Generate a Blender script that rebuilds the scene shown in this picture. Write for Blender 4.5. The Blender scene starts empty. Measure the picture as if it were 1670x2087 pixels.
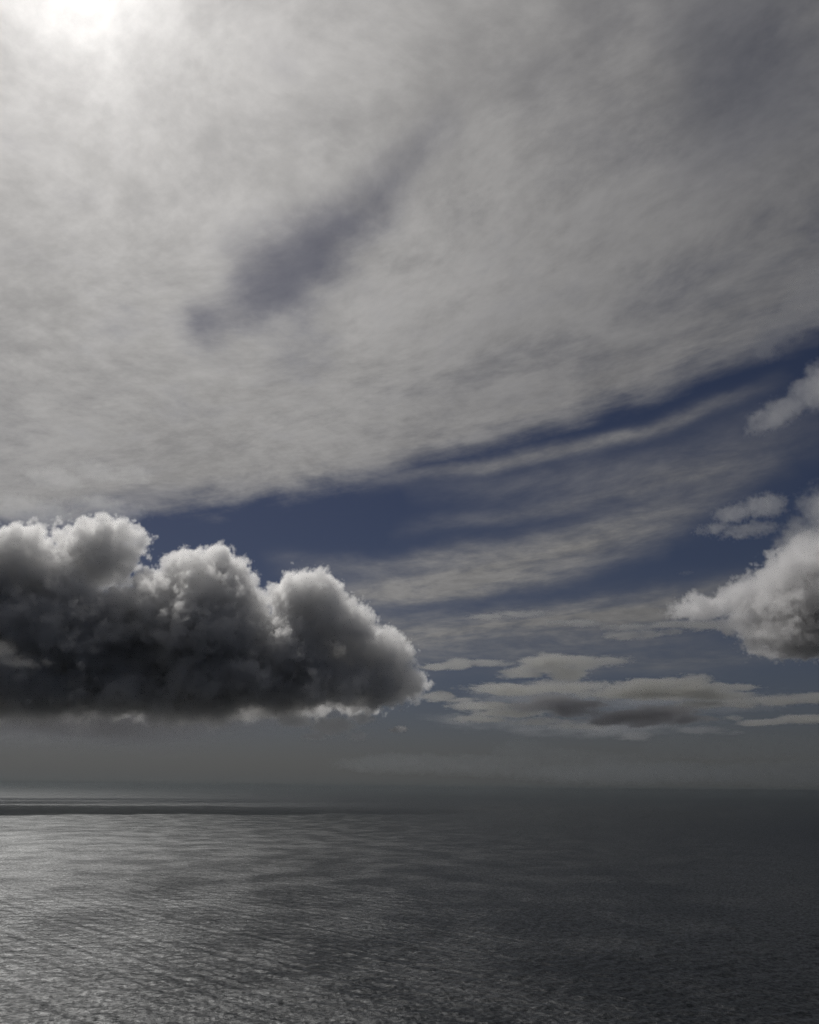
import bpy, math, random
import numpy as np
from mathutils import Vector, Matrix

scene = bpy.context.scene
COL = scene.collection
R = math.radians

# ------------------------------------------------------------------ camera
W0, H0 = 1670.0, 2087.0            # pixels of the photograph, used only to measure directions
F = 1391.0                         # 24 mm lens on a 36 mm long side
PITCH = R(21.95)
ROLL = R(0.55)
CAM = Vector((0.0, 0.0, 340.0))    # cliff top viewpoint above the sea

cam_data = bpy.data.cameras.new('camera')
cam_data.sensor_fit = 'VERTICAL'
cam_data.sensor_height = 36.0
cam_data.lens = 24.0
cam_data.clip_start = 1.0
cam_data.clip_end = 400000.0
cam = bpy.data.objects.new('camera', cam_data)
COL.objects.link(cam)
cam.matrix_world = (Matrix.Translation(CAM) @ Matrix.Rotation(R(90) + PITCH, 4, 'X')
                    @ Matrix.Rotation(ROLL, 4, 'Z'))
scene.camera = cam
CROT = cam.matrix_world.to_3x3()

def ray(px, py):
    """direction of the photograph's pixel in the world"""
    v = CROT @ Vector(((px - W0 / 2), -(py - H0 / 2), -F))
    return v.normalized()

def azel(px, py):
    d = ray(px, py)
    return math.degrees(math.atan2(d.x, d.y)), math.degrees(math.asin(d.z))

def at(px, py, D):
    """point seen at that pixel at ground distance D"""
    d = ray(px, py)
    k = D / math.hypot(d.x, d.y)
    return CAM + d * k

# ------------------------------------------------------------------ node helper
class N:
    """small wrapper: arithmetic on node sockets"""
    def __init__(s, tree): s.t = tree
    def node(s, kind, **kw):
        n = s.t.nodes.new(kind)
        for k, v in kw.items(): setattr(n, k, v)
        return n
    def put(s, sock, v):
        if isinstance(v, E): s.t.links.new(v.s, sock)
        elif v is not None: sock.default_value = v
    def m(s, op, a, b=None, c=None, clamp=False):
        n = s.node('ShaderNodeMath', operation=op); n.use_clamp = clamp
        s.put(n.inputs[0], a)
        if b is not None: s.put(n.inputs[1], b)
        if c is not None: s.put(n.inputs[2], c)
        return E(s, n.outputs[0])
    def v(s, op, a, b=None, scale=None):
        n = s.node('ShaderNodeVectorMath', operation=op)
        s.put(n.inputs[0], a)
        if b is not None: s.put(n.inputs[1], b)
        if scale is not None: s.put(n.inputs['Scale'], scale)
        o = n.outputs['Value'] if op in ('DOT_PRODUCT', 'LENGTH', 'DISTANCE') else n.outputs['Vector']
        return E(s, o)
    def xyz(s, a):
        n = s.node('ShaderNodeSeparateXYZ'); s.put(n.inputs[0], a)
        return [E(s, o) for o in n.outputs]
    def vec(s, x, y, z=0.0):
        n = s.node('ShaderNodeCombineXYZ')
        s.put(n.inputs[0], x); s.put(n.inputs[1], y); s.put(n.inputs[2], z)
        return E(s, n.outputs[0])
    def noise(s, vec, scale, detail=4.0, rough=0.55, lac=2.0, dist=0.0, color=False, dim='3D', w=None):
        n = s.node('ShaderNodeTexNoise', noise_dimensions=dim)
        s.put(n.inputs['Vector'], vec)
        s.put(n.inputs['Scale'], scale); s.put(n.inputs['Detail'], detail)
        s.put(n.inputs['Roughness'], rough); s.put(n.inputs['Lacunarity'], lac); s.put(n.inputs['Distortion'], dist)
        if w is not None: s.put(n.inputs['W'], w)
        return E(s, n.outputs[1] if color else n.outputs[0])
    def smooth(s, x, a, b, lo=0.0, hi=1.0):
        n = s.node('ShaderNodeMapRange', interpolation_type='SMOOTHSTEP')
        s.put(n.inputs[0], x); s.put(n.inputs[1], a); s.put(n.inputs[2], b)
        s.put(n.inputs[3], lo); s.put(n.inputs[4], hi)
        return E(s, n.outputs[0])
    def mixc(s, f, a, b):
        n = s.node('ShaderNodeMix', data_type='RGBA')
        s.put(n.inputs[0], f); s.put(n.inputs[6], a); s.put(n.inputs[7], b)
        return E(s, n.outputs[2])
    def curve(s, x, pts, xlo, xhi, ylo, yhi):
        n = s.node('ShaderNodeFloatCurve')
        cu = n.mapping.curves[0]
        P = [((p[0] - xlo) / (xhi - xlo), (p[1] - ylo) / (yhi - ylo)) for p in pts]
        while len(cu.points) < len(P): cu.points.new(0.5, 0.5)
        for q, p in zip(cu.points, P): q.location = p
        n.mapping.update()
        xn = (x - xlo) * (1.0 / (xhi - xlo))
        s.put(n.inputs['Value'], s.m('MINIMUM', s.m('MAXIMUM', xn, 0.0), 1.0))
        return E(s, n.outputs[0]) * (yhi - ylo) + ylo

class E:
    def __init__(e, n, s): e.n, e.s = n, s
    def __add__(e, o): return e.n.m('ADD', e, o)
    __radd__ = __add__
    def __sub__(e, o): return e.n.m('SUBTRACT', e, o)
    def __rsub__(e, o): return e.n.m('SUBTRACT', o, e)
    def __mul__(e, o): return e.n.m('MULTIPLY', e, o)
    __rmul__ = __mul__
    def __truediv__(e, o): return e.n.m('DIVIDE', e, o)
    def __rtruediv__(e, o): return e.n.m('DIVIDE', o, e)
    def __pow__(e, o): return e.n.m('POWER', e, o)
    def __neg__(e): return e.n.m('MULTIPLY', e, -1.0)

# ------------------------------------------------------------------ light
SUN_AZ, SUN_EL = R(-37.83), R(53.4)     # from +Y, positive to the right
SUN = Vector((math.sin(SUN_AZ) * math.cos(SUN_EL), math.cos(SUN_AZ) * math.cos(SUN_EL), math.sin(SUN_EL)))
sun_data = bpy.data.lights.new('sun', 'SUN')
sun_data.energy = 2.5
sun_data.angle = R(0.53)
sun_data.color = (1.0, 0.965, 0.92)
sun = bpy.data.objects.new('sun', sun_data)
sun.rotation_euler = (-SUN).to_track_quat('-Z', 'Y').to_euler()
COL.objects.link(sun)

world = bpy.data.worlds.new('World')
scene.world = world
world.use_nodes = True
world.cycles.sampling_method = 'MANUAL'
world.cycles.sample_map_resolution = 512

def build_world():
    t = world.node_tree
    t.nodes.clear()
    n = N(t)
    out = n.node('ShaderNodeOutputWorld')
    bg = n.node('ShaderNodeBackground')
    bg.inputs[1].default_value = 0.05
    t.links.new(bg.outputs[0], out.inputs[0])
    sky = n.node('ShaderNodeTexSky', sky_type='NISHITA')
    sky.sun_disc = False
    sky.sun_elevation = SUN_EL
    sky.sun_rotation = SUN_AZ
    sky.altitude = 150.0
    sky.air_density = 1.0
    sky.dust_density = 0.6
    sky.ozone_density = 2.0
    tc = n.node('ShaderNodeTexCoord')
    d = n.v('NORMALIZE', E(n, tc.outputs['Generated']))
    x, y, z = n.xyz(d)
    az = n.m('ARCTAN2', x, y) * (180 / math.pi)
    el = n.m('ARCSINE', z) * (180 / math.pi)
    cosun = n.m('MINIMUM', n.v('DOT_PRODUCT', d, tuple(SUN)), 1.0)
    th = n.m('ARCCOSINE', cosun) * (180 / math.pi)

    # clear air: the sky model, a little less saturated than in a clean atmosphere
    blue = n.mixc(1.0, E(n, sky.outputs[0]), (0, 0, 0, 1))
    mixn = n.t.nodes[-1]; mixn.blend_type = 'MULTIPLY'
    mixn.inputs[7].default_value = (0.62, 0.56, 0.64, 1)

    # ice cloud: coordinates on a curved layer far above, streaks drawn out along the wind
    zz = n.m('SQRT', z * z + 0.012) + 0.02
    ux, uy = x / zz, y / zz
    WD = R(-62.0)                                # wind direction azimuth (streaks run along it)
    sx, sy = math.sin(WD), math.cos(WD)
    al = ux * sx + uy * sy                       # along the streaks
    ac = ux * sy - uy * sx                       # across
    lo = n.noise(n.vec(al * 0.35, ac * 0.6, 3.1), 1.0, 3.0, 0.5, color=True)
    lx, ly, _ = n.xyz(lo)
    ac2 = ac + (lx - 0.5) * 0.9
    al2 = al + (ly - 0.5) * 0.9
    streak = n.noise(n.vec(al2 * 0.16, ac2 * 1.5, 7.7), 1.6, 9.0, 0.58)
    fine = n.noise(n.vec(al2 * 1.9, ac2 * 2.2, 1.3), 3.0, 10.0, 0.62)
    puff = n.noise(n.vec(ux, uy, 5.0), 1.7, 8.0, 0.6)
    wob = n.noise(n.vec(az * 0.06, el * 0.12, 2.0), 1.0, 6.0, 0.55, color=True)
    wx, wy, _ = n.xyz(wob)
    waz = az + (wx - 0.5) * 9.0
    wel = el + (wy - 0.5) * 5.0

    wide_az = waz + (ly - 0.5) * 14.0
    wide_el = wel + (lx - 0.5) * 8.0 + (puff - 0.5) * 5.0

    def seg(p, q, w, amp=1.0, w2=None, wa=None, we=None, a0=None, a1=None, taper=True):
        """soft streak between two directions"""
        A, B = azel(*p), azel(*q)
        wa = wa or waz; we = we or wel
        dx, dy = B[0] - A[0], B[1] - A[1]
        L2 = dx * dx + dy * dy
        tt = n.m('MINIMUM', n.m('MAXIMUM', ((wa - A[0]) * (dx / L2) + (we - A[1]) * (dy / L2)), 0.0), 1.0)
        ex = wa - (tt * dx + A[0]); ey = we - (tt * dy + A[1])
        d2 = ex * ex + ey * ey
        ww = w if w2 is None else tt * (w2 - w) + w
        if taper: amp = n.m('POWER', n.m('MAXIMUM', tt * (1.0 - tt) * 4.0, 0.0), 0.85) * amp
        if a0 is not None: amp = tt * (a1 - a0) + a0
        return n.m('EXPONENT', -(d2 / (ww * ww))) * amp

    # lower rim of the high sheet, elevation as a function of azimuth
    rim = [(-400, 1120), (0, 1100), (300, 1058), (500, 1030), (700, 992), (900, 940), (1100, 880), (1300, 812),
           (1500, 720), (1670, 655), (1900, 560)]
    pts = [azel(*p) for p in rim]
    pts = [(-180, 8.0)] + [(p[0], p[1]) for p in pts] + [(180, 60.0)]
    xs = n.curve(az, pts, -180, 180, 0, 90)
    above = el - xs + (streak - 0.5) * 7.0 + (fine - 0.5) * 3.5 + (wy - 0.5) * 2.0
    sheet = n.smooth(above, -1.4, 2.6)
    # fades towards the upper right
    far_side = n.smooth(th, 22.0, 52.0, 0.0, 1.0) * n.smooth(el, 22.0, 45.0, 0.25, 1.0)
    tex = streak * 0.30 + puff * 0.40 + fine * 0.30
    veil = 1.0 - n.smooth(tex, 0.66, 0.34, 0.0, 1.0) * (far_side * 0.62 + 0.16) - far_side * 0.10
    sheet = sheet * veil
    # the long blue rift in the sheet
    rift = None
    path = [(425, 660, 2.8, .7), (520, 615, 3.8, .95), (600, 580, 4.2, 1.1), (680, 535, 4.0, 1.15), (740, 470, 3.4, 1.0),
            (790, 400, 3.4, .9), (870, 320, 3.6, .8), (960, 210, 4.4, .45)]
    for a_, b_ in zip(path, path[1:]):
        q = seg(a_[:2], b_[:2], a_[2], 1.0, b_[2], wide_az, wide_el, a_[3], b_[3], False)
        rift = q if rift is None else n.m('SMOOTH_MAX', rift, q, 0.25)
    rift = rift + seg((700, 700), (520, 740), 2.2, 0.35) + seg((1330, 190), (1700, 60), 6.0, 0.50) \
        + seg((500, 90), (620, 160), 2.0, 0.25)
    rift = n.smooth(rift + (fine - 0.5) * 1.5 + (puff - 0.5) * 1.1 + (streak - 0.5) * 0.8, 0.08, 1.25, 0.0, 0.74)
    sheet = sheet * (1.0 - rift)
    # streaks below the rim
    sh = n.smooth(streak, 0.32, 0.66)
    bands = (seg((560, 1225), (1620, 940), 1.2, 0.95, 1.6) + seg((520, 1160), (1000, 1120), 0.7, 0.35)
             + seg((560, 1240), (1350, 1110), 0.8, 0.55, 1.0)
             + seg((450, 1320), (1500, 1215), 2.1, 0.85, 1.5) + seg((1050, 1270), (1900, 1140), 1.4, 0.60)
             + seg((700, 985), (1620, 770), 0.7, 0.75) + seg((800, 1010), (1900, 790), 1.0, 0.42, 2.2)
             + seg((800, 1080), (1650, 890), 0.8, 0.35) + seg((700, 1360), (1800, 1290), 1.2, 0.35))
    bands = bands * (sh * 0.55 + 0.6) * n.smooth(fine, 0.2, 0.8, 0.6, 1.3)
    ice = n.m('MAXIMUM', sheet, n.m('MINIMUM', bands, 0.9))
    thick = n.noise(n.vec(al2 * 0.8, ac2 * 1.1, 9.0), 1.1, 9.0, 0.6)
    # forward scattering of sunlight through the ice cloud
    g = (n.m('EXPONENT', -(th * (1 / 8.0))) * 8.0 + n.m('EXPONENT', -(th * (1 / 32.0))) * 27.5
         + n.m('EXPONENT', -(th * th * (1 / 22.0))) * 13.0 + 3.0)
    ripple = n.noise(n.vec(al2 * 7.0, ac2 * 10.0, 4.4), 2.4, 8.0, 0.65)
    g = g * n.smooth(thick * 0.42 + fine * 0.30 + ripple * 0.28, 0.34, 0.66, 0.76, 1.20)
    icecol = n.v('SCALE', (1.0, 0.972, 0.945), scale=g)
    c1 = n.mixc(ice, blue, icecol)
    # far damp air down to the horizon
    hz = n.m('EXPONENT', -(n.m('MAXIMUM', el, 0.0) * (1 / 5.5)))
    hb = n.m('EXPONENT', -(th * (1 / 25.0))) * 16.5 + 1.75
    hcol = n.v('SCALE', (0.94, 1.0, 1.02), scale=hb)
    c2 = n.mixc(n.m('MINIMUM', hz * 1.0, 1.0), c1, hcol)
    t.links.new(n.v('SCALE', c2, scale=0.5).s, bg.inputs[0])
build_world()

scene.view_settings.view_transform = 'Standard'
scene.view_settings.look = 'None'
scene.view_settings.gamma = 1.0
scene.view_settings.use_curve_mapping = False
scene.view_settings.exposure = 0.0

cy = scene.cycles
cy.max_bounces = 10
cy.volume_bounces = 8
cy.volume_max_steps = 256
cy.use_adaptive_sampling = True
cy.adaptive_threshold = 0.025
cy.use_denoising = True
cy.denoising_prefilter = 'NONE'
cy.transparent_max_bounces = 64
cy.sample_clamp_indirect = 1.5

# ------------------------------------------------------------------ sea
BW = (0.42, 0.80, 0.5, 0.18)
def build_sea():
    rng = np.random.default_rng(5)
    # azimuth: fine where one looks out to sea, coarse behind
    a = np.concatenate([np.linspace(-36, 36, 1150), np.linspace(36, 324, 73)[1:-1]])
    a = np.radians(a)
    inv = np.linspace(1 / 1020.0, 1 / 16000.0, 600)
    r = np.concatenate([[0.5, 100, 300, 550, 800], 1 / inv, np.geomspace(16000, 150000, 60)[1:]])
    A, Rr = np.meshgrid(a, r)
    X = np.sin(A) * Rr; Y = np.cos(A) * Rr
    Z = np.zeros_like(X)
    dr = np.gradient(r)[:, None]
    # wind sea and swell running in from ahead left
    for i in range(110):
        lam = 6.0 * (60.0 / 6.0) ** rng.random() ** 1.8
        k = 2 * math.pi / lam
        th = R(-70) + rng.normal(0, 0.85)
        amp = 0.0052 * lam ** 0.92 * rng.uniform(0.5, 1.2)
        ph = rng.uniform(0, 2 * math.pi)
        s = np.sin(k * (X * math.cos(th) + Y * math.sin(th)) + ph)
        fade = np.clip((lam - 2.5 * dr) / (2.5 * dr + 1e-3), 0, 1)
        fade = np.where(Rr > 16000, 0, fade)
        Z += amp * (s + 0.22 * s * s) * fade * np.clip((Rr - 750) / 150, 0, 1)
    nr, na = X.shape
    co = np.stack([X, Y, Z], -1).reshape(-1, 3).astype(np.float32)
    i0 = (np.arange(nr - 1)[:, None] * na + np.arange(na)[None, :])
    nxt = (np.arange(nr - 1)[:, None] * na + (np.arange(na)[None, :] + 1) % na)
    F_ = np.stack([i0, i0 + na, nxt + na, nxt], -1).reshape(-1, 4)
    me = bpy.data.meshes.new('sea')
    me.vertices.add(len(co)); me.vertices.foreach_set('co', co.ravel())
    me.loops.add(F_.size); me.loops.foreach_set('vertex_index', F_.ravel().astype(np.int32))
    me.polygons.add(len(F_)); me.polygons.foreach_set('loop_start', (np.arange(len(F_)) * 4).astype(np.int32))
    me.update(); me.validate()
    if me.polygons[len(F_) // 2].normal.z < 0: me.flip_normals()
    me.polygons.foreach_set('use_smooth', np.ones(len(F_), bool))
    ob = bpy.data.objects.new('sea', me)
    COL.objects.link(ob)
    ob['kind'] = 'structure'
    mat = bpy.data.materials.new('sea_water'); mat.use_nodes = True
    t = mat.node_tree; t.nodes.clear(); n = N(t)
    out = n.node('ShaderNodeOutputMaterial')
    geo = n.node('ShaderNodeNewGeometry')
    pos = E(n, geo.outputs['Position'])
    px, py, pz = n.xyz(pos)
    # wavelets, drawn out along the crests
    th = R(-70)
    u = px * math.cos(th) + py * math.sin(th)
    v = py * math.cos(th) - px * math.sin(th)
    p1 = n.vec(u, v * 0.85, 0.0)
    w1 = n.noise(p1, 0.55, 5.0, 0.62, dim='2D')
    w2 = n.noise(p1, 0.11, 4.0, 0.55, dim='2D')
    gust = n.noise(n.vec(px, py, 0.0), 0.004, 5.0, 0.6, dim='2D')
    gm = n.smooth(gust, 0.3, 0.7, 0.85, 1.15)
    w3 = n.noise(p1, 0.035, 3.0, 0.5, dim='2D')
    w0 = n.noise(p1, 1.7, 3.0, 0.6, dim='2D')
    hgt = w1 * BW[0] + w2 * BW[1] + w3 * BW[2] + w0 * BW[3]
    b = n.node('ShaderNodeBump')
    n.put(b.inputs['Height'], hgt * gm)
    b.inputs['Distance'].default_value = 1.0
    b.inputs['Strength'].default_value = 1.0
    # mean reflectance of a wind roughened sea at these flat angles is 0.1 to 0.15
    gl = n.node('ShaderNodeBsdfAnisotropic', distribution='BECKMANN')
    gl.inputs['Color'].default_value = (0.108, 0.111, 0.112, 1)
    # waves too far off to be built widen the spread of slopes
    far = n.m('SQRT', px * px + py * py)
    n.put(gl.inputs['Roughness'], n.smooth(gust, 0.3, 0.7, 0.42, 0.47) + n.smooth(far, 900.0, 5000.0, 0.0, 0.08))
    # sparkle of the wavelets painted into the gloss colour as fine noise
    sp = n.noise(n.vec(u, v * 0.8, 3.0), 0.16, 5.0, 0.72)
    fr = n.node('ShaderNodeFresnel'); fr.inputs['IOR'].default_value = 1.335
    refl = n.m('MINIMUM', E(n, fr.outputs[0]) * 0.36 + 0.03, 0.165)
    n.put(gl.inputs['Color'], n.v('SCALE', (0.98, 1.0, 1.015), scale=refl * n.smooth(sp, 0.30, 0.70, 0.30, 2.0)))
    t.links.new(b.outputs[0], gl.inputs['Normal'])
    df = n.node('ShaderNodeBsdfDiffuse')
    df.inputs['Color'].default_value = (0.0012, 0.0022, 0.003, 1)
    ad = n.node('ShaderNodeAddShader')
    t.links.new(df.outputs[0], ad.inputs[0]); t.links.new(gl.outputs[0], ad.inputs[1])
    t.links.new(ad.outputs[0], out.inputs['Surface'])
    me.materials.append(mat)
    return ob
build_sea()

# ------------------------------------------------------------------ haze over the water
def build_haze():
    me = bpy.data.meshes.new('haze')
    x, y0, y1, z0, z1 = 60000.0, -3000.0, 90000.0, -4.0, 380.0
    vs = [(-x, y0, z0), (x, y0, z0), (x, y1, z0), (-x, y1, z0), (-x, y0, z1), (x, y0, z1), (x, y1, z1), (-x, y1, z1)]
    fs = [(0, 3, 2, 1), (4, 5, 6, 7), (0, 1, 5, 4), (1, 2, 6, 5), (2, 3, 7, 6), (3, 0, 4, 7)]
    me.from_pydata(vs, [], fs)
    ob = bpy.data.objects.new('haze', me); COL.objects.link(ob)
    ob['kind'] = 'stuff'
    mat = bpy.data.materials.new('haze_air'); mat.use_nodes = True
    t = mat.node_tree; t.nodes.clear()
    out = t.nodes.new('ShaderNodeOutputMaterial')
    pv = t.nodes.new('ShaderNodeVolumePrincipled')
    pv.inputs['Color'].default_value = (0.38, 0.41, 0.42, 1)
    pv.inputs['Density'].default_value = HAZE
    pv.inputs['Anisotropy'].default_value = 0.85
    t.links.new(pv.outputs[0], out.inputs['Volume'])
    me.materials.append(mat)
HAZE = 4e-5
build_haze()

# ------------------------------------------------------------------ clouds
def cloud_material(name, density, color=(1, 1, 1), aniso=0.6):
    mat = bpy.data.materials.new(name); mat.use_nodes = True
    t = mat.node_tree; t.nodes.clear(); n = N(t)
    out = n.node('ShaderNodeOutputMaterial')
    pv = n.node('ShaderNodeVolumePrincipled')
    pv.inputs['Color'].default_value = (*color, 1)
    pv.inputs['Density'].default_value = density
    pv.inputs['Density Attribute'].default_value = 'density'
    pv.inputs['Anisotropy'].default_value = aniso
    t.links.new(pv.outputs[0], out.inputs['Volume'])
    mat.cycles.volume_step_rate = 2.0
    return mat

def make_cloud(label, blobs, D, mat, vox=25.0, rag=0.5, scale=1.0, soft=0.07, warp=1.1, base=None, flat=1.0, stretch=1.0,
               group=None, seed=0.0, name='cumulus_cloud', category='cloud'):
    """blobs: (px, py, half width px, half height px [, offset of distance in m [, half depth factor]]).
    A cloud is a body of droplets whose density falls off at a ragged, billowing edge."""
    B = []
    for b in blobs:
        px, py, rx, ry = b[:4]
        dd = b[4] if len(b) > 4 else 0.0
        kf = b[5] if len(b) > 5 else 1.0
        c = at(px, py, D + dd)
        dist = (c - CAM).length
        m = dist / math.sqrt(F * F + (px - W0 / 2) ** 2 + (py - H0 / 2) ** 2)
        hx, hz = rx * m, ry * m
        hy = (hx + hz) * 0.5 * kf
        B.append((c, (hx, hy, hz)))
    allc = [b[0] for b in B]
    org = Vector((sum(c.x for c in allc) / len(allc), sum(c.y for c in allc) / len(allc), min(c.z - r[2] for c, r in B)))
    tilt = math.atan2(org.x, org.y)
    rot = Matrix.Rotation(-tilt, 3, 'Z')       # local y points away from the viewpoint
    inv = rot.transposed()
    L = [(inv @ (c - org), r) for c, r in B]
    size = min(min(r) for _, r in L)
    mean = sum(min(r[0], r[2]) for _, r in L) / len(L)
    pad = mean * (0.35 + rag * 0.5)
    mn = [min(c[i] - r[i] for c, r in L) - pad for i in range(3)]
    mx = [max(c[i] + r[i] for c, r in L) + pad for i in range(3)]
    if base is not None: mn[2] = max(mn[2], base - org.z - vox)
    res = [max(6, int((mx[i] - mn[i]) / (vox * (1.6 if i == 1 else 1.0)))) for i in range(3)]
    g = bpy.data.node_groups.new(name + '_droplets', 'GeometryNodeTree')
    g.interface.new_socket('Geometry', in_out='OUTPUT', socket_type='NodeSocketGeometry')
    n = N(g)
    go = n.node('NodeGroupOutput')
    pos = E(n, n.node('GeometryNodeInputPosition').outputs[0])
    sc_ = mean * scale
    npos = n.v('MULTIPLY', pos, (1 / stretch, 1 / stretch, flat))
    w = n.noise(npos, 0.55 / sc_, 2.0, 0.5, color=True, dim='4D', w=seed)
    w = n.v('MULTIPLY', n.v('SUBTRACT', w, (0.5, 0.5, 0.5)), (mean * warp * stretch, mean * warp * stretch, mean * warp))
    q = n.v('ADD', pos, w)
    sd = None
    for c, r in L:
        e = n.v('DIVIDE', n.v('SUBTRACT', q, tuple(c)), tuple(r))
        k = min(r[0], r[2]) ** 0.5 * mean ** 0.5
        s = (n.v('LENGTH', e) - 1.0) * k
        if sd is None: sd = s
        else:
            sd = n.m('SMOOTH_MIN', sd, s, mean * 0.25)
    nz = n.noise(npos, 1.1 / sc_, 9.0, 0.70, dim='4D', w=seed + 3.3)
    bil = n.noise(npos, 2.4 / sc_, 5.0, 0.58, dim='4D', w=seed + 8.1)
    bil = 1.0 - n.m('ABSOLUTE', bil - 0.5) * 4.0        # rounded billows
    vo_ = n.node('ShaderNodeTexVoronoi', feature='F1', voronoi_dimensions='3D')
    n.put(vo_.inputs['Vector'], n.v('ADD', npos, n.v('SCALE', w, scale=0.35)))
    n.put(vo_.inputs['Scale'], 2.6 / sc_); vo_.inputs['Detail'].default_value = 2.0
    vo_.inputs['Roughness'].default_value = 0.55
    vo_.inputs['Lacunarity'].default_value = 2.3
    lump = 0.45 - E(n, vo_.outputs['Distance'])         # cauliflower heads
    f = -sd / mean + lump * (rag * 0.50) + (nz - 0.5) * (rag * 3.4) + bil * (rag * 0.34)
    dens = n.smooth(f, 0.0, soft * 2)
    if base is not None:
        z = n.xyz(pos)[2] + (nz - 0.5) * (mean * 0.8)
        dens = dens * n.smooth(z, base - org.z, base - org.z + mean * 1.1)
    vc = n.node('GeometryNodeVolumeCube')
    n.put(vc.inputs['Density'], dens)
    vc.inputs['Min'].default_value = mn; vc.inputs['Max'].default_value = mx
    for i, a in enumerate('XYZ'): vc.inputs['Resolution ' + a].default_value = res[i]
    sm = n.node('GeometryNodeSetMaterial')
    g.links.new(vc.outputs[0], sm.inputs[0]); sm.inputs['Material'].default_value = mat
    g.links.new(sm.outputs[0], go.inputs[0])
    # the same droplets on a coarser grid give the closed outline of the cloud
    g2 = g.copy(); g2.name = name + '_outline'
    vc2 = [x for x in g2.nodes if x.bl_idname == 'GeometryNodeVolumeCube'][0]
    sm2 = [x for x in g2.nodes if x.bl_idname == 'GeometryNodeSetMaterial'][0]
    for i, a in enumerate('XYZ'): vc2.inputs['Resolution ' + a].default_value = max(6, int(res[i] / 2.2))
    vm = g2.nodes.new('GeometryNodeVolumeToMesh')
    vm.inputs['Threshold'].default_value = 0.10
    vm.inputs['Adaptivity'].default_value = 0.0
    g2.links.new(vc2.outputs[0], vm.inputs[0]); g2.links.new(vm.outputs[0], sm2.inputs[0])
    mist = MIST_NEAR if mat in (CU, CU_NEAR) else MIST_MID if mat in (SOFT, LENS, WISP) else MIST_FAR
    sm2.inputs['Material'].default_value = mist
    me = bpy.data.meshes.new(name); me.materials.append(mist)
    ob = bpy.data.objects.new(name, me); COL.objects.link(ob)
    ob.matrix_world = Matrix.Translation(org) @ rot.to_4x4()
    ob.modifiers.new('outline', 'NODES').node_group = g2
    vo = bpy.data.volumes.new('cloud_body'); vo.materials.append(mat)
    vb = bpy.data.objects.new('cloud_body', vo); COL.objects.link(vb)
    vb.parent = ob
    vb.modifiers.new('droplets', 'NODES').node_group = g
    ob['label'] = label; ob['category'] = category
    if group is None:
        group = {'lenticular_cloud': 'thin lens shaped clouds above the low layers',
                 'layer_cloud': 'low layer clouds right of the middle'}.get(name)
    if group: ob['group'] = group
    return ob

CU = cloud_material('cumulus_droplets', 0.0085, (1.0, 1.0, 1.0), 0.45)
CU_NEAR = cloud_material('near_cumulus_droplets', 0.018, (0.965, 0.965, 0.97), 0.74)
SOFT = cloud_material('soft_droplets', 0.0022, (0.97, 0.97, 0.97), 0.92)
LENS = cloud_material('layer_droplets', 0.011, (0.935, 0.935, 0.925), 0.90)
FAR = cloud_material('far_droplets', 0.0006, (0.93, 0.94, 0.95), 0.84)
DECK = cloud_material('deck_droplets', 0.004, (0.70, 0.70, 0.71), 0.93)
BANK = cloud_material('bank_droplets', 0.00016, (0.80, 0.82, 0.82), 0.90)
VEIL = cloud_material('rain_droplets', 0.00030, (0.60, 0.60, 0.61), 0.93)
DUSK = cloud_material('dusky_droplets', 0.014, (0.80, 0.80, 0.81), 0.92)
WISP = cloud_material('wisp_droplets', 0.007, (0.99, 0.99, 0.99), 0.88)
def thin_mist(dens):
    mat = bpy.data.materials.new('thin_mist'); mat.use_nodes = True
    t = mat.node_tree; t.nodes.clear()
    out = t.nodes.new('ShaderNodeOutputMaterial'); pv = t.nodes.new('ShaderNodeVolumePrincipled')
    pv.inputs['Color'].default_value = (0.97, 0.97, 0.97, 1); pv.inputs['Density'].default_value = dens
    pv.inputs['Anisotropy'].default_value = 0.84
    t.links.new(pv.outputs[0], out.inputs['Volume'])
    return mat
MIST_NEAR = thin_mist(1.5e-4)
MIST_MID = thin_mist(2e-5)
MIST_FAR = thin_mist(4e-6)
VQ = 1.0

make_cloud('big dark grey cumulus with bright frayed rims, left of the middle over the horizon',
    [(625, 1225, 75, 65), (700, 1275, 70, 55, -300), (590, 1330, 115, 95), (750, 1350, 85, 75, 200), (680, 1395, 150, 48),
     (425, 1195, 95, 70, 300), (430, 1290, 130, 110), (330, 1260, 90, 90, 300), (480, 1385, 160, 62),
     (810, 1400, 60, 35, 300), (360, 1418, 190, 50, 600), (600, 1432, 130, 26, 600)],
    13000, CU, vox=22, rag=0.72, base=1180)
make_cloud('dark cumulus bank at the left edge with a pale ragged crown',
    [(60, 1160, 110, 70), (200, 1130, 80, 60, 200), (245, 1090, 50, 25, 200), (60, 1260, 140, 90), (180, 1290, 140, 100),
     (-80, 1200, 120, 100), (280, 1370, 120, 70), (-120, 1120, 90, 60),
     (40, 1390, 240, 75, 500)],
    13600, CU, vox=24, rag=0.8, base=1180, seed=11.0)
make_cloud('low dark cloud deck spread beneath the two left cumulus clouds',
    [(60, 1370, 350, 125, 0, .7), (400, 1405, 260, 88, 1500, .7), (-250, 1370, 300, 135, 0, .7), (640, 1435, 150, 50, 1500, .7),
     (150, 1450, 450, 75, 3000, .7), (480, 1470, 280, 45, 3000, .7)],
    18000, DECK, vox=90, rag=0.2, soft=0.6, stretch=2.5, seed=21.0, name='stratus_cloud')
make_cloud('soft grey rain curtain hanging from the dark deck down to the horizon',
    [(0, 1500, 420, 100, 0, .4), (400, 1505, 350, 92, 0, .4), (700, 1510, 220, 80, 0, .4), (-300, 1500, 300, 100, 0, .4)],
    27000, VEIL, vox=140, rag=0.18, soft=0.9, stretch=2.0, seed=23.0, base=440, name='rain_curtain', category='rain')
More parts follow.
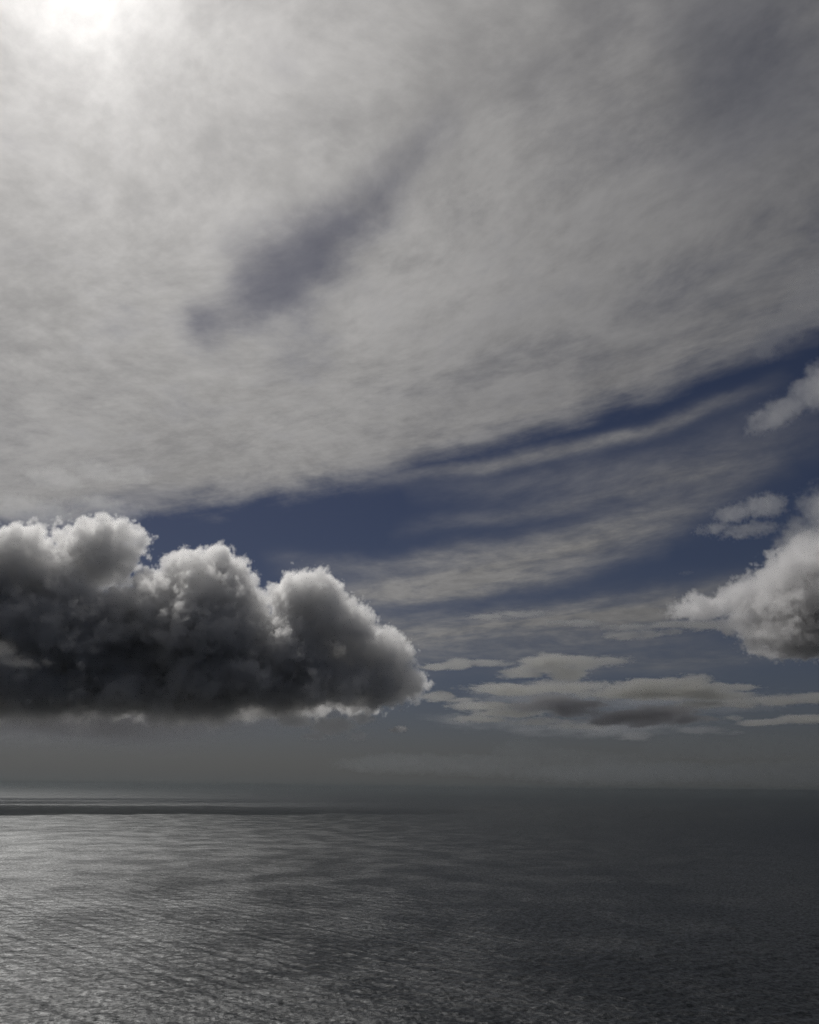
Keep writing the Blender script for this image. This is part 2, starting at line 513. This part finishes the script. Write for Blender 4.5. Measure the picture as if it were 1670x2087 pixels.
make_cloud('small bright cloud tuft poking out at the left edge below the dark bank',
    [(0, 1322, 34, 20), (48, 1352, 36, 10), (-50, 1330, 50, 26), (95, 1350, 20, 7), (20, 1345, 30, 10)],
    10500, SOFT, vox=16, rag=0.95, soft=0.2, seed=31.0)
make_cloud('pale broken cloud patches under the base of the big dark cumulus',
    [(600, 1470, 40, 14), (680, 1480, 50, 20), (740, 1465, 30, 12), (640, 1500, 30, 8), (730, 1500, 25, 10)],
    11500, WISP, vox=17, soft=0.2, rag=0.75, seed=41.0)
make_cloud('tiny bright cloud alone in the grey gap left of the middle',
    [(815, 1486, 18, 6), (803, 1488, 12, 4)], 11000, CU_NEAR, vox=9, rag=0.5, seed=43.0)
make_cloud('large cumulus at the right edge with a pale top and a dark underside',
    [(1610, 1195, 80, 45, 0, 1.6), (1530, 1218, 60, 36), (1430, 1238, 62, 22), (1690, 1165, 100, 70, 0, 1.6),
     (1700, 1250, 170, 50, 200, 1.8), (1660, 1300, 120, 34, 0, 1.6), (1545, 1270, 70, 26)],
    6500, CU_NEAR, vox=13, rag=0.7, seed=51.0, base=1080)
make_cloud('softer grey cumulus top rising behind the large one at the right edge',
    [(1660, 1090, 75, 45), (1710, 1030, 80, 55), (1760, 1110, 100, 80)],
    7200, WISP, vox=15, rag=0.8, seed=53.0, soft=0.2)
make_cloud('bright torn cloud wisp at the right edge, in the deep blue gap',
    [(1600, 830, 50, 26), (1650, 795, 45, 34), (1545, 872, 35, 12), (1710, 760, 60, 40), (1575, 852, 45, 20), (1690, 800, 60, 40)],
    5200, WISP, vox=10, soft=0.2, rag=0.6, seed=61.0)
make_cloud('ragged pale cloud hanging at the right edge from the high sheet',
    [(1600, 660, 55, 45), (1680, 600, 80, 70), (1560, 700, 40, 28), (1570, 727, 22, 12), (1760, 620, 80, 70)],
    4600, SOFT, vox=12, soft=0.2, rag=0.8, seed=63.0)
make_cloud('thin torn shreds left of the right edge cumulus top',
    [(1500, 1045, 45, 18), (1560, 1030, 40, 26), (1460, 1078, 40, 9), (1530, 1080, 60, 12)],
    7000, WISP, vox=12, soft=0.2, rag=0.85, seed=65.0)
make_cloud('thin white sliver above the other streaks near the middle',
    [(990, 1257, 40, 4), (1060, 1252, 70, 2.6)], 12000, LENS, vox=10, rag=0.47, stretch=6.0, warp=1.6, soft=0.2, seed=71.0, name='lenticular_cloud')
make_cloud('short white lens cloud between the sliver and the right cumulus',
    [(1180, 1270, 38, 6), (1140, 1268, 28, 3), (1215, 1273, 25, 3)], 12000, LENS, vox=12, rag=0.68, stretch=6.0, warp=1.6, soft=0.2, seed=73.0, name='lenticular_cloud')
make_cloud('long narrow white cloud strip running into the right cumulus',
    [(1290, 1277, 60, 4), (1370, 1273, 70, 6), (1450, 1275, 60, 7)], 12000, LENS, vox=12, rag=0.68, stretch=6.0, warp=1.6, soft=0.2, seed=75.0, name='lenticular_cloud')
make_cloud('flat white cloudlet just below the long narrow strip',
    [(1265, 1295, 38, 9), (1330, 1292, 35, 5), (1370, 1290, 25, 5)], 12000, LENS, vox=12, rag=0.81, stretch=6.0, warp=1.6, soft=0.2, seed=77.0, name='lenticular_cloud')
make_cloud('slender lens cloud joining the big dark cumulus to the layered clouds',
    [(930, 1352, 42, 12), (880, 1358, 45, 6), (1000, 1352, 60, 4)], 15000, LENS, vox=16, rag=0.47, stretch=6.0, warp=1.6, soft=0.2, seed=81.0, name='lenticular_cloud')
make_cloud('broad white topped layer cloud, brightest of the group right of the middle',
    [(1110, 1352, 70, 20), (1180, 1350, 60, 15), (1250, 1348, 55, 10), (1060, 1372, 50, 13), (1150, 1375, 60, 13)],
    15000, LENS, vox=16, rag=0.68, stretch=6.0, warp=1.6, soft=0.2, seed=83.0, name='layer_cloud')
make_cloud('pale wedge of cloud at the foot of the big dark cumulus',
    [(890, 1418, 40, 12), (940, 1426, 40, 5)], 15000, LENS, vox=16, rag=0.54, stretch=6.0, warp=1.6, soft=0.2, seed=85.0, name='layer_cloud')
make_cloud('thin pale layers stacked below the broad white topped cloud',
    [(1050, 1405, 110, 10), (1150, 1400, 110, 9), (1000, 1438, 90, 8), (1040, 1452, 90, 7), (1260, 1415, 80, 8),
     (980, 1465, 70, 6), (1090, 1470, 60, 7), (1180, 1478, 70, 7)],
    18000, LENS, vox=22, rag=0.95, stretch=6.0, warp=1.8, soft=0.3, seed=87.0, name='layer_cloud')
make_cloud('broad dim grey layer that joins the small clouds right of the middle',
    [(1120, 1415, 190, 22), (1340, 1430, 230, 24), (1230, 1480, 260, 22), (1480, 1440, 150, 16), (1000, 1470, 130, 20)],
    24000, FAR, vox=45, rag=0.8, stretch=5.0, warp=1.6, soft=0.5, seed=88.0, name='layer_cloud')
make_cloud('smaller of two dusky oval clouds, right of the middle',
    [(1120, 1432, 75, 20, 0, .6), (1165, 1448, 80, 15, 0, .6), (1085, 1440, 70, 10, 0, .6), (1200, 1437, 60, 9, 0, .6)],
    14300, DUSK, vox=24, rag=0.75, stretch=4.0, warp=1.6, soft=0.3, seed=89.0, name='layer_cloud')
make_cloud('humped layer cloud with a long tail pointing right',
    [(1410, 1390, 42, 14), (1330, 1393, 70, 12), (1490, 1400, 65, 6), (1380, 1412, 110, 11), (1460, 1420, 80, 8),
     (1290, 1405, 70, 7), (1430, 1437, 70, 6)],
    18000, LENS, vox=20, rag=0.75, stretch=5.0, warp=1.6, soft=0.15, seed=91.0, name='layer_cloud')
make_cloud('larger of two dusky oval clouds, under the humped layer cloud',
    [(1310, 1460, 120, 20, 0, .6), (1390, 1466, 80, 13, 0, .6), (1240, 1466, 70, 12, 0, .6), (1350, 1450, 90, 12, 0, .6)],
    14500, DUSK, vox=26, rag=0.7, stretch=4.0, warp=1.6, soft=0.3, seed=93.0, name='layer_cloud')
make_cloud('low cloud strip with a rounded head reaching the right edge',
    [(1500, 1430, 40, 16), (1590, 1427, 80, 10), (1680, 1425, 80, 9)], 19000, LENS, vox=22, rag=0.54, stretch=6.0, warp=1.6, soft=0.2, seed=95.0, name='layer_cloud')
make_cloud('thinner of the two low strips at the right edge',
    [(1560, 1472, 70, 5), (1650, 1466, 70, 9), (1495, 1462, 14, 7)], 22000, LENS, vox=26, rag=0.54, stretch=6.0, warp=1.6, soft=0.2, seed=97.0, name='layer_cloud')
make_cloud('pale flat cloud under the larger dusky oval',
    [(1430, 1488, 55, 9), (1480, 1493, 45, 4), (1290, 1500, 40, 10), (1220, 1478, 40, 12)], 22000, SOFT, vox=26, rag=0.68, stretch=6.0, warp=1.6, soft=0.2, seed=99.0, name='layer_cloud')
make_cloud('faint hazy cumulus bank along the horizon',
    [(1060, 1535, 60, 28), (1150, 1545, 80, 22), (1240, 1555, 90, 25), (1350, 1530, 50, 26), (1400, 1520, 55, 30),
     (1480, 1530, 80, 24), (1570, 1525, 90, 28), (1680, 1530, 90, 30), (1300, 1575, 300, 22), (1600, 1575, 200, 25),
     (980, 1560, 150, 22), (820, 1555, 150, 20)],
    45000, BANK, vox=75, rag=0.4, seed=101.0)
make_cloud('pale cumulus tops in front of the high sheet at the left edge',
    [(110, 975, 70, 22), (200, 960, 60, 20), (270, 970, 50, 18), (60, 1040, 120, 26), (220, 1035, 90, 22)],
    9500, FAR, vox=20, soft=0.2, rag=0.6, seed=103.0)
make_cloud('tiny wisp in the blue left of the right edge cumulus',
    [(1398, 1168, 16, 4)], 8000, SOFT, vox=8, rag=0.5, flat=2, seed=105.0)
